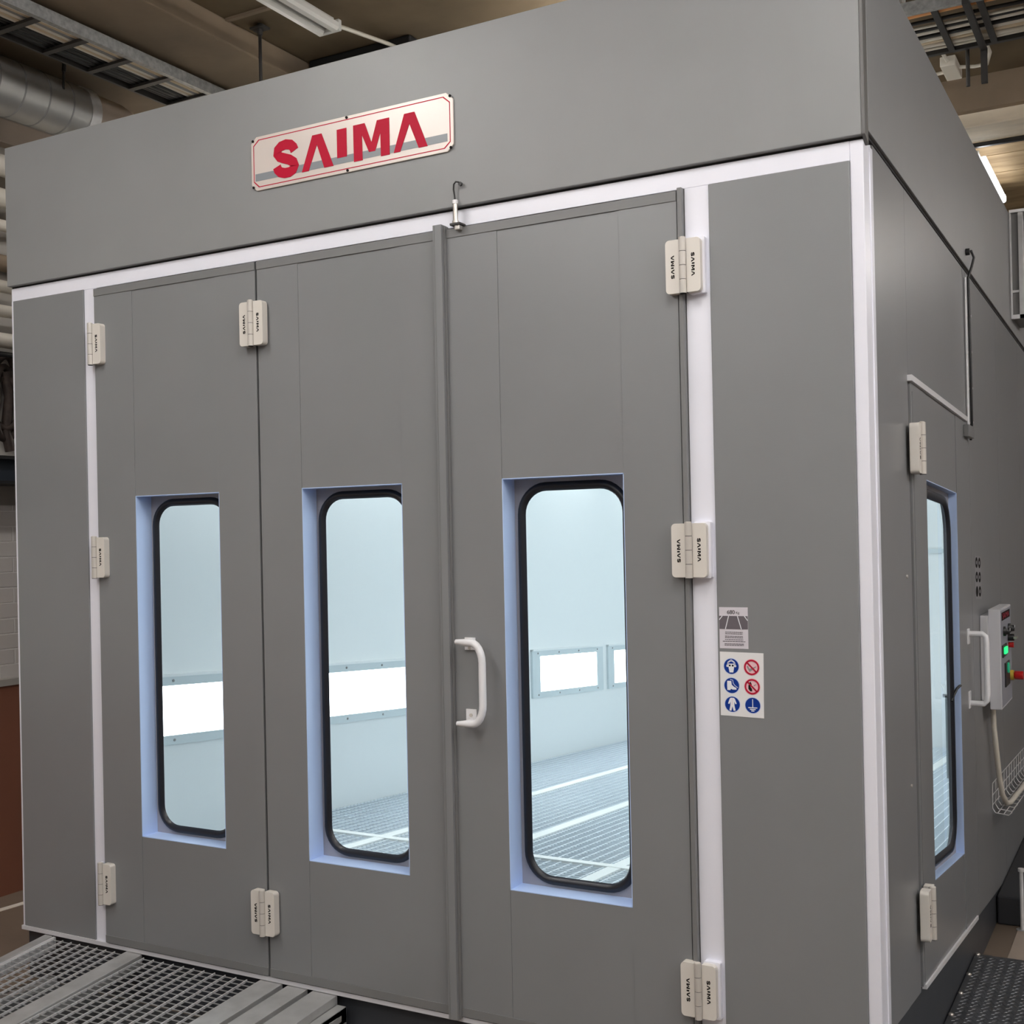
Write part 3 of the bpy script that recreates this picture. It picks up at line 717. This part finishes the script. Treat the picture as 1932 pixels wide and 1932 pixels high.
# control panel
cp = empty('control_panel', (0.0, 2.6, 0.92), 'white control box with knobs and green lamp on the side wall', 'control panel')
MB().box(0.001, 0.038, 2.38, 2.75, 0.96, 1.375, 'panel_box').build('back_box', cp, bevel=0.003)
MB().box(0.038, 0.092, 2.40, 2.84, 0.915, 1.405, 'panel_box').build('housing', cp, bevel=0.003)
fx = 0.092
MB().box(fx, fx + 0.001, 2.41, 2.83, 0.925, 1.395, 'panel_face').build('front_plate', cp)
MB().box(fx + .001, fx + .0016, 2.45, 2.79, 1.345, 1.385, 'ink').build('name_plate', cp)
mm = MB()
vs, fs = text_polys('SAIMA', 0.075)
mm.add([(fx + 0.002, 2.62 + a * 1.25, 1.364 + b * 0.5) for a, b, c in vs], fs, 'safety_red'); mm.build('lettering', cp)
for yy in (2.52, 2.72):
    MB().tube([(fx, yy, 1.29), (fx + 0.012, yy, 1.29), (fx + 0.014, yy, 1.29), (fx + 0.030, yy, 1.29)], [0.024, 0.024, 0.017, 0.015], 'black', 14).box(fx + .03, fx + .032, yy - 0.004, yy + 0.004, 1.292, 1.306, 'white_plastic').build('knob', cp)
MB().tube([(fx, 2.70, 1.245), (fx + 0.03, 2.70, 1.245)], 0.018, 'black', 14).box(fx + 0.03, fx + 0.045, 2.665, 2.735, 1.240, 1.250, 'chrome').build('switch_lever', cp)
MB().box(fx, fx + 0.006, 2.44, 2.60, 1.165, 1.225, 'black').box(fx + 0.006, fx + 0.014, 2.48, 2.57, 1.180, 1.212, 'green_lamp').build('green_lamp', cp, label='lit green indicator lamp')
MB().tube([(fx, 2.72, 1.205), (fx + 0.025, 2.72, 1.205)], 0.014, 'red_button', 10).build('red_lamp', cp)
MB().box(fx, fx + 0.007, 2.53, 2.70, 1.010, 1.130, 'black').build('button_plate', cp, bevel=0.002)
MB().tube([(fx + 0.007, 2.615, 1.10), (fx + 0.014, 2.615, 1.10)], 0.026, 'green_button', 14).build('green_button', cp)
MB().tube([(fx, 2.77, 1.045), (fx + 0.018, 2.77, 1.045)], 0.026, 'yellow', 14).tube([(fx + 0.012, 2.77, 1.045), (fx + 0.02, 2.77, 1.045), (fx + 0.022, 2.77, 1.045), (fx + 0.062, 2.77, 1.045)], [0.014, 0.014, 0.022, 0.022], 'red_button', 16).build('emergency_button', cp, label='red mushroom emergency stop button')
# conduit pipe from the panel to the basket tray
tag(MB().tube([(0.03, 2.56, 0.912), (0.031, 2.58, 0.80), (0.034, 2.64, 0.66), (0.038, 2.70, 0.52), (0.042, 2.76, 0.43), (0.052, 2.84, 0.37), (0.06, 2.92, 0.355), (0.068, 3.2, 0.348), (0.072, 3.8, 0.325), (0.074, 5.2, 0.27)], 0.0135, 'pipe_white', 12).build('flexible_conduit'),
    'grey flexible conduit curving from control box into the wire basket', 'conduit')
tr = empty('wire_basket_tray', (0.03, 2.7, 0.35), 'chrome wire basket cable tray along the side wall', 'cable tray')
tz = lambda y: -0.045 * (y - 2.7)
pr = [(0.008, 0.50), (0.006, 0.375), (0.02, 0.352), (0.082, 0.345), (0.098, 0.36)]
for i in range(18):
    y = 2.66 + 0.12 * i
    MB().tube([(a, y, b + tz(y)) for a, b in pr], 0.0028, 'steel_bright', 6).build('cross_wire', tr)
for a, b in ((0.008, 0.50), (0.007, 0.44), (0.006, 0.39), (0.03, 0.350), (0.058, 0.347), (0.090, 0.352)):
    MB().tube([(a, 2.66, b + tz(2.66)), (a, 4.72, b + tz(4.72))], 0.0028, 'steel_bright', 6).build('long_wire', tr)

# galvanised box on the side fascia
gb = empty('galvanised_duct_box', (0.05, 4.1, 3.07), 'galvanised metal duct box high on the booth side', 'duct')
MB().box(0.013, 0.082, 3.98, 4.45, 3.075, 3.70, 'cable_grey').build('body', gb)
m = MB(); m.box(0.0125, 0.022, 3.955, 3.98, 3.06, 3.71, 'steel_bright').box(0.060, 0.088, 3.96, 3.98, 3.06, 3.71, 'steel').box(0.013, 0.088, 3.96, 3.98, 3.06, 3.085, 'steel_bright').box(0.013, 0.20, 3.95, 4.48, 3.70, 3.718, 'steel_bright').box(0.022, 0.06, 3.97, 3.985, 3.22, 3.235, 'steel_bright')
m.build('flange', gb, bevel=0.001)

# walkway: tread plate, screws, plinth, post
tp = empty('tread_plate_platform', (0.5, 0.9, FZ), 'dark tread plate platform beside the booth side wall', 'platform')
PZ = -0.155
MB().box(0.0, 1.3, -0.6, 2.0, FZ, PZ, 'tread').build('plate', tp, bevel=0.002)
m = MB(); k = 0
y = -0.55
while y < 1.97:
    x = 0.03 + (0.011 if k % 2 else 0.0)
    while x < 0.9:
        a = PI / 4 if (int(round(x / 0.022)) + k) % 2 else -PI / 4
        ca, sa = math.cos(a), math.sin(a); L_, w_ = 0.0125, 0.0042
        q = [(L_, 0), (0, w_), (-L_, 0), (0, -w_)]
        vs = [(x + u * ca - v * sa, y + u * sa + v * ca, PZ) for u, v in q] + [(x + 0.5 * (u * ca - v * sa), y + 0.5 * (u * sa + v * ca), PZ + 0.0025) for u, v in q]
        m.add(vs, [(4, 5, 6, 7), (0, 1, 5, 4), (1, 2, 6, 5), (2, 3, 7, 6), (3, 0, 4, 7)], 'tread')
        x += 0.022
    y += 0.022; k += 1
m.build('tread_pattern', tp)
for y in (0.55, 0.88, 1.22, 1.47, 1.71, 1.985):
    MB().tube([(0.012, y, PZ), (0.012, y, PZ + 0.004), (0.012, y, PZ + 0.008)], [0.012, 0.012, 0.007], 'chrome', 10).build('screw', tp)
MB().box(0.003, 1.3, -0.6, 2.0, PZ + 0.0005, PZ + 0.003, 'iron') if False else None
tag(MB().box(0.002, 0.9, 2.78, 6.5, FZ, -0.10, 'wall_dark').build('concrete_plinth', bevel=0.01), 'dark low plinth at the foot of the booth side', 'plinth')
tag(MB().box(0.106, 0.60, 2.05, 2.72, FZ, FZ + 0.004, 'floor_light').build('floor_board'), 'lighter brown board on the floor behind the tread plate', 'board')
tag(MB().tube([(0.127, 2.73, FZ), (0.127, 2.73, 0.05)], 0.010, 'steel_bright', 10).tube([(0.127, 2.73, 0.05), (0.127, 2.73, 0.066)], 0.016, 'steel_bright', 10).tube([(0.127, 2.73, FZ), (0.127, 2.73, FZ + 0.006)], 0.03, 'steel', 12).build('barrier_post'),
    'short galvanised steel post at the right picture edge', 'post')

# ------------------------------------------------------------------ drive-in ramp
rp = empty('access_ramp', (-2.9, -0.6, FZ), 'galvanised steel grating ramp in front of the booth doors', 'ramp')
rz = lambda y: -0.022 + 0.055 * y
def rbar(mb, x0, x1, y0, y1, dz0, dz1, m, skew=0.0):
    k0, k1 = x0 + skew * y0, x1 + skew * y0; k2, k3 = x1 + skew * y1, x0 + skew * y1
    mb.hexa([(k0, y0, rz(y0) + dz0), (k1, y0, rz(y0) + dz0), (k2, y1, rz(y1) + dz0), (k3, y1, rz(y1) + dz0), (k0, y0, rz(y0) + dz1), (k1, y0, rz(y0) + dz1), (k2, y1, rz(y1) + dz1), (k3, y1, rz(y1) + dz1)], m)
YE = -2.4
def ramp_grating(x0, x1, skew):
    m = MB(); n = max(2, round((x1 - x0) / 0.059)); st_ = (x1 - x0) / n
    for i in range(n + 1):
        x = x0 + st_ * i
        rbar(m, x - 0.002, x + 0.002, YE, -0.02, -0.010, 0.0, 'steel_bright', skew)
    y = -0.03
    while y > YE:
        rbar(m, x0, x1, y - 0.0025, y, -0.005, -0.001, 'rod_grey', skew); y -= 0.036
    return m.build('grating', rp)
ramp_grating(-3.765, -3.315, -0.10)
ramp_grating(-3.190, -2.535, -0.05)
m = MB(); rbar(m, -3.84, -3.79, YE, -0.01, -0.05, 0.006, 'steel', -0.12); m.build('side_rail', rp, bevel=0.003)
m = MB(); rbar(m, -3.785, -3.768, YE, -0.01, -0.05, 0.003, 'steel_bright', -0.11); m.build('side_rail', rp)
m = MB(); rbar(m, -3.31, -3.215, YE, -0.005, -0.05, 0.006, 'steel', -0.075); m.build('middle_bar', rp, bevel=0.003)
for x0, x1, d in ((-2.53, -2.415, 0.006), (-2.385, -2.285, 0.006), (-2.255, -2.135, 0.006)):
    m = MB(); rbar(m, x0, x1, YE, -0.004, -0.008, d, 'steel', -0.02); rbar(m, x1 - 0.006, x1, YE, -0.004, -0.075, -0.004, 'steel', -0.02); rbar(m, x1, x1 + 0.05, YE, -0.045, -0.075, -0.05, 'steel', -0.02)
    m.build('channel_plank', rp, bevel=0.002)
m = MB(); rbar(m, -2.13, -2.085, YE, -0.012, -0.05, -0.028, 'steel', 0.0); rbar(m, -2.09, -2.085, YE, -0.012, -0.09, -0.028, 'steel', 0.0)
m.box(-2.13, -2.085, -0.075, -0.012, FZ, -0.06, 'steel'); m.box(-2.13, -2.085, -2.40, -2.34, FZ, -0.19, 'steel'); m.build('side_frame', rp, bevel=0.002)
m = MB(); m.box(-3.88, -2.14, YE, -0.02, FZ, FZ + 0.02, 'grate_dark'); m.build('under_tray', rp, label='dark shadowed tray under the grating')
m = MB(); m.box(-3.80, -3.74, YE, -0.03, FZ, -0.20, 'steel'); m.build('support_beam', rp)

# ------------------------------------------------------------------ ceiling fittings
# spiral duct
du = empty('spiral_duct', (-4.75, 0.4, 4.35), 'round galvanised spiral duct under the ceiling at upper left', 'duct')
MB().tube([(-4.75, -4.0, 4.35), (-4.75, 1.06, 4.35)], 0.155, 'duct', 40).build('duct_body', du)
for i in range(8):
    y = 0.93 - i * 0.165
    MB().tube([(-4.75, y - 0.006, 4.35), (-4.75, y - 0.003, 4.35), (-4.75, y + 0.003, 4.35), (-4.75, y + 0.006, 4.35)], [0.155, 0.1575, 0.1575, 0.155], 'cable_grey', 40, cap=False).build('seam_ring', du)
MB().tube([(-4.75, 1.06, 4.35), (-4.75, 1.13, 4.35)], 0.161, 'steel_bright', 40).build('collar', du)
MB().tube([(-4.75, 1.13, 4.35), (-4.75, 1.35, 4.345), (-4.76, 1.5, 4.33), (-4.8, 1.62, 4.28)], [0.150, 0.150, 0.135, 0.08], 'ledge', 32).build('end_sleeve', du, label='beige end sleeve of the duct')
tag(MB().tube([(-4.60, 0.86, 4.50), (-4.60, 0.865, CZ)], 0.012, 'iron', 8).tube([(-4.605, 0.86, 4.40), (-4.60, 0.86, 4.51)], 0.007, 'iron', 8).build('duct_hanger'), 'thin dark hanger between spiral duct and cable ladder', 'hanger')

# left cable ladder
def ladder_left():
    t = empty('cable_ladder', (-3.97, 1.0, 4.34), 'galvanised cable ladder under the left ceiling beam carrying beige and black cables', 'cable ladder')
    MB().box(-3.845, -3.815, -3.0, 3.5, 4.325, 4.385, 'galv').build('side_rail', t)
    MB().box(-4.16, -4.145, -3.0, 3.5, 4.325, 4.385, 'iron').build('side_rail', t)
    y = 0.04 - 0.29 * 8
    while y < 3.4:
        MB().box(-4.145, -3.845, y, y + 0.035, 4.325, 4.340, 'iron').build('rung', t); y += 0.29
    return t
ladder_left()
def cable_run(name, path, r, m, label, group):
    return tag(MB().tube(path, r, m, 8).build(name), label, 'cable', group)
for i in range(7):
    x = -3.862 - i * 0.021
    mt = ('cable_beige', 'cable_white', 'cable_beige', 'cable_grey', 'cable_white', 'cable_beige', 'cable_white')[i]
    path = [(x + 0.003 * math.sin(k * 1.7 + i), -3.0 + k * 0.5, 4.352 + 0.003 * math.sin(k + i)) for k in range(14)]
    cable_run('cable', path, 0.0105, mt, 'pale cable among those filling the right half of left ladder', 'pale cables on the left ladder')
for i in range(4):
    x = -4.02 - i * 0.032
    path = [(x + 0.006 * math.sin(k * 1.3 + i), -3.0 + k * 0.5, 4.356 + 0.004 * math.sin(k * 2 + i)) for k in range(14)]
    cable_run('cable', path, 0.014, 'black', 'thick black cable among those in the left half of left ladder', 'black cables on the left ladder')
cable_run('cable', [(-4.0 + 0.004 * math.sin(k), -3.0 + k * 0.5, 4.352) for k in range(14)], 0.006, 'cable_white', 'thin pale cable between black and beige cables on left ladder', 'thin cable on left ladder')
# hanger rod with plate
tag(MB().tube([(-3.325, 1.05, 3.42), (-3.325, 1.05, CZ - 0.03)], 0.009, 'iron', 8).box(-3.37, -3.28, 1.02, 1.08, CZ - 0.03, CZ - 0.02, 'iron').tube([(-3.325, 1.05, CZ - 0.06), (-3.325, 1.05, CZ)], 0.014, 'iron', 8).build('hanger_rod'),
    'dark vertical hanger rod with top plate above the booth', 'hanger')
tag(MB().box(-3.41, -2.72, 1.57, 2.0, 4.22, CZ - 0.002, 'black').build('dark_zone_box', bevel=0.01), 'black block added for the dark zone under the ceiling behind the booth front edge', 'box')  # added black block fills the dark zone above the fascia

# luminaires
def luminaire(x, y0, y1, z, on, label, group=None, lit='lamp_on', top=CZ):
    t = empty('tube_lamp', (x, (y0 + y1) / 2, z), label, 'lamp', group)
    MB().box(x - 0.028, x + 0.028, y0, y1, z + 0.03, z + 0.07, 'lamp_body').build('housing', t, bevel=0.004)
    for s in (-1, 1):
        pr = [(x + s * 0.018, z + 0.028), (x + s * 0.018, z + 0.004), (x + s * 0.032, z - 0.012), (x + s * 0.060, z - 0.010), (x + s * 0.072, z + 0.004), (x + s * 0.072, z + 0.028)]
        MB().prism(pr, y0 + 0.01, y1 - 0.02, lit if on else 'lamp_off', 'y').build('diffuser', t)
    MB().box(x - 0.017, x + 0.017, y0 + 0.01, y1 - 0.02, z + 0.012, z + 0.03, 'lamp_inner').build('center_strip', t)
    MB().box(x - 0.07, x + 0.07, y1 - 0.02, y1 + 0.006, z - 0.006, z + 0.05, 'lamp_body').build('end_cap', t, bevel=0.004)
    MB().tube([(x, y0 + 0.25, z + 0.07), (x, y0 + 0.25, top)], 0.006, 'lamp_body', 6).tube([(x, y1 - 0.25, z + 0.07), (x, y1 - 0.25, top)], 0.006, 'lamp_body', 6).build('stem', t)
    return t
luminaire(-2.865, -0.45, 1.05, 4.40, False, 'unlit white twin tube lamp hanging above the front fascia')
tag(MB().tube([(-2.845, 1.045, 4.43), (-2.835, 1.12, 4.445), (-2.815, 1.5, 4.49), (-2.80, 1.9, 4.52)], 0.011, 'pipe_white', 8).build('lamp_cable'), 'white cable leading back from the unlit tube lamp', 'cable')
luminaire(-0.232, 4.36, 5.5, 4.16, True, 'lit tube lamp along the side fascia at upper right', lit='lamp_cool', top=4.30)
luminaire(-0.33, 0.75, 2.26, 4.40, False, 'unlit lamp end just visible at the top right behind booth', lit='lamp_on')
for x in (-2.865, 0.0, 2.7, 4.2):  # hall rows; far-right row and rear lamp are added to brighten the booth side
    for y in {2.7: (-2.6, -4.9, 5.8), 4.2: (-2.6, -0.7, 1.2)}.get(x, (-2.6, -4.9, -7.2)):
        luminaire(x, y, y + 1.5, 4.40 if y < 4 else 4.15, True, 'lit tube lamp of the unseen hall rows, some added to light the booth side', 'hall lamps outside the picture', top=CZ if y < 4 else 4.30)
for x, y, z in ((-1.7, 1.7, 4.22), (-4.62, 2.5, 4.16)):  # hidden lamps added to brighten the ceiling and the left wall
    luminaire(x, y, y + 1.3, z, True, 'unseen tube lamp added behind the fascia to light the ceiling and left wall', 'added lamps above the booth roof', lit='lamp_roof_added' if x > -3 else 'lamp_gap_added')

# white pipes at the far left
pz = [(4.042, 0.064, 4), (3.850, 0.058, 3), (3.690, 0.034, 2), (3.332, 0.036, 5), (3.188, 0.036, 6), (3.016, 0.044, 7)]
nm = ['uppermost of the white pipes along the left wall', 'second white pipe from the top along the left wall', 'third white pipe from the top, thin, along left wall',
      'fourth white pipe from the top, level with the top frame rail', 'fifth white pipe from the top on the left wall', 'lowest of the white pipes along the left wall']
for (z, r, k), lb in zip(pz, nm):
    p = empty('pipe', (-5.1, 0.8, z), lb, 'pipe', 'white wall pipes')
    MB().tube([(-5.1, -3.5, z), (-5.1, 4.5, z)], r, 'pipe_white', 18).build('pipe_body', p)
    for y in (-1.4, 0.2, 1.9): MB().tube([(-5.1, y, z), (-5.1, y + 0.03, z)], r + 0.006, 'steel', 18).box(-5.268, -5.1 - r * 0.5, y, y + 0.03, z - 0.012, z + 0.012, 'steel').build('clamp', p)
tag(MB().tube([(-5.1, -3.5, 2.935), (-5.1, 4.5, 2.935)], 0.016, 'black', 10).build('black_pipe'), 'thin black pipe under the white wall pipes', 'pipe')
tag(MB().tube([(-5.21, -3.5, 3.50), (-5.21, 4.5, 3.50)], 0.05, 'concrete_beam', 10).build('brown_pipe'), 'dull brown pipe between white pipes on left wall', 'pipe')
hs = MB()
path = [(-5.19 + 0.02 * math.sin(k * 0.9), 0.90 + 0.10 * math.cos(k * PI / 8) , 2.60 + 0.20 * math.sin(k * PI / 8) + 0.004 * k) for k in range(40)]
hs.tube(path, 0.022, 'hose', 8)
hs.tube([(-5.2, 0.90, 2.85), (-5.2, 0.93, 2.70), (-5.2, 0.90, 2.50), (-5.2, 0.93, 2.38)], 0.03, 'hose', 8)
tag(hs.build('hose_coil'), 'dark brown coiled hose hanging on the left wall', 'hose')
tag(MB().box(-5.27, -5.22, 0.72, 0.885, 2.66, 2.78, 'tape').build('wall_box', bevel=0.004), 'small cream box on the left wall beside the hose', 'box')

# right cable ladder (runs across, behind the booth corner)
lr = empty('cable_ladder', (1.0, 2.4, 4.30), 'dark rung cable ladder with orange and white cables at upper right', 'cable ladder')
MB().box(-2.4, 4.6, 2.135, 2.165, 4.285, 4.345, 'galv').build('side_rail', lr)
MB().box(-2.4, 4.6, 2.715, 2.745, 4.285, 4.345, 'iron').build('side_rail', lr)
for i in range(22):
    x = -0.13 + 0.205 * (i - 3)
    if x < 4.5: MB().box(x, x + 0.03, 2.165, 2.715, 4.285, 4.30, 'iron').build('rung', lr)
MB().box(0.02, 0.05, 2.10, 2.78, 4.262, 4.285, 'iron').box(0.02, 0.05, 2.74, 2.77, 4.10, 4.285, 'iron').build('hanger_bracket', lr)
cs = [(2.20, 0.016, 'cable_orange'), (2.245, 0.014, 'cable_orange'), (2.345, 0.010, 'black'), (2.395, 0.008, 'cable_white'), (2.43, 0.010, 'black'), (2.475, 0.014, 'cable_white'), (2.53, 0.011, 'black'), (2.575, 0.017, 'cable_white'), (2.62, 0.014, 'cable_beige'), (2.665, 0.013, 'cable_white'), (2.695, 0.008, 'cable_white')]
for i, (y, r, mt) in enumerate(cs):
    kind = {'cable_orange': 'orange cable', 'black': 'black cable', 'cable_white': 'white cable', 'cable_beige': 'beige cable'}[mt]
    path = [(-2.4 + 0.35 * k, y + 0.006 * math.sin(k * 1.1 + i * 2), 4.302 + r + 0.003 * math.sin(k + i)) for k in range(21)]
    tag(MB().tube(path, r, mt, 8).build('cable'), '%s lying in the upper right cable ladder' % kind, 'cable', '%ss on the right ladder' % kind)
jb = empty('junction_box', (-0.245, 3.6, CZ), 'square cream junction box with cables on the ceiling at right', 'junction box')
MB().box(-0.292, -0.205, 3.48, 3.74, CZ - 0.06, CZ - 0.001, 'cable_white').build('box', jb, bevel=0.006)
MB().tube([(-0.205, 3.62, 4.52), (-0.12, 3.63, 4.51), (-0.05, 3.60, 4.50), (-0.01, 3.4, 4.49), (0.0, 3.1, 4.45), (0.02, 2.78, 4.33)], 0.011, 'cable_white', 8).tube([(-0.25, 3.48, 4.52), (-0.26, 3.25, 4.52), (-0.29, 3.08, 4.52)], 0.011, 'cable_white', 8).tube([(-0.292, 3.66, 4.52), (-0.45, 3.68, 4.52)], 0.011, 'cable_white', 8).build('cable', jb)
tag(MB().tube([(-0.045, 2.76, 4.10), (-0.045, 2.76, 4.30)], 0.010, 'iron', 8).build('threaded_rod'), 'dark threaded rod hanging below the right cable ladder', 'rod')
tag(MB().box(-0.6, 4.8, 4.302, 4.33, 4.235, 4.262, 'black').build('dark_gap_strip'), 'black strip for the dark gap along the rear edge of the pale ceiling beam', 'rail')  # black strip drawn for the dark gap line behind the beam
bpy.context.view_layer.update()
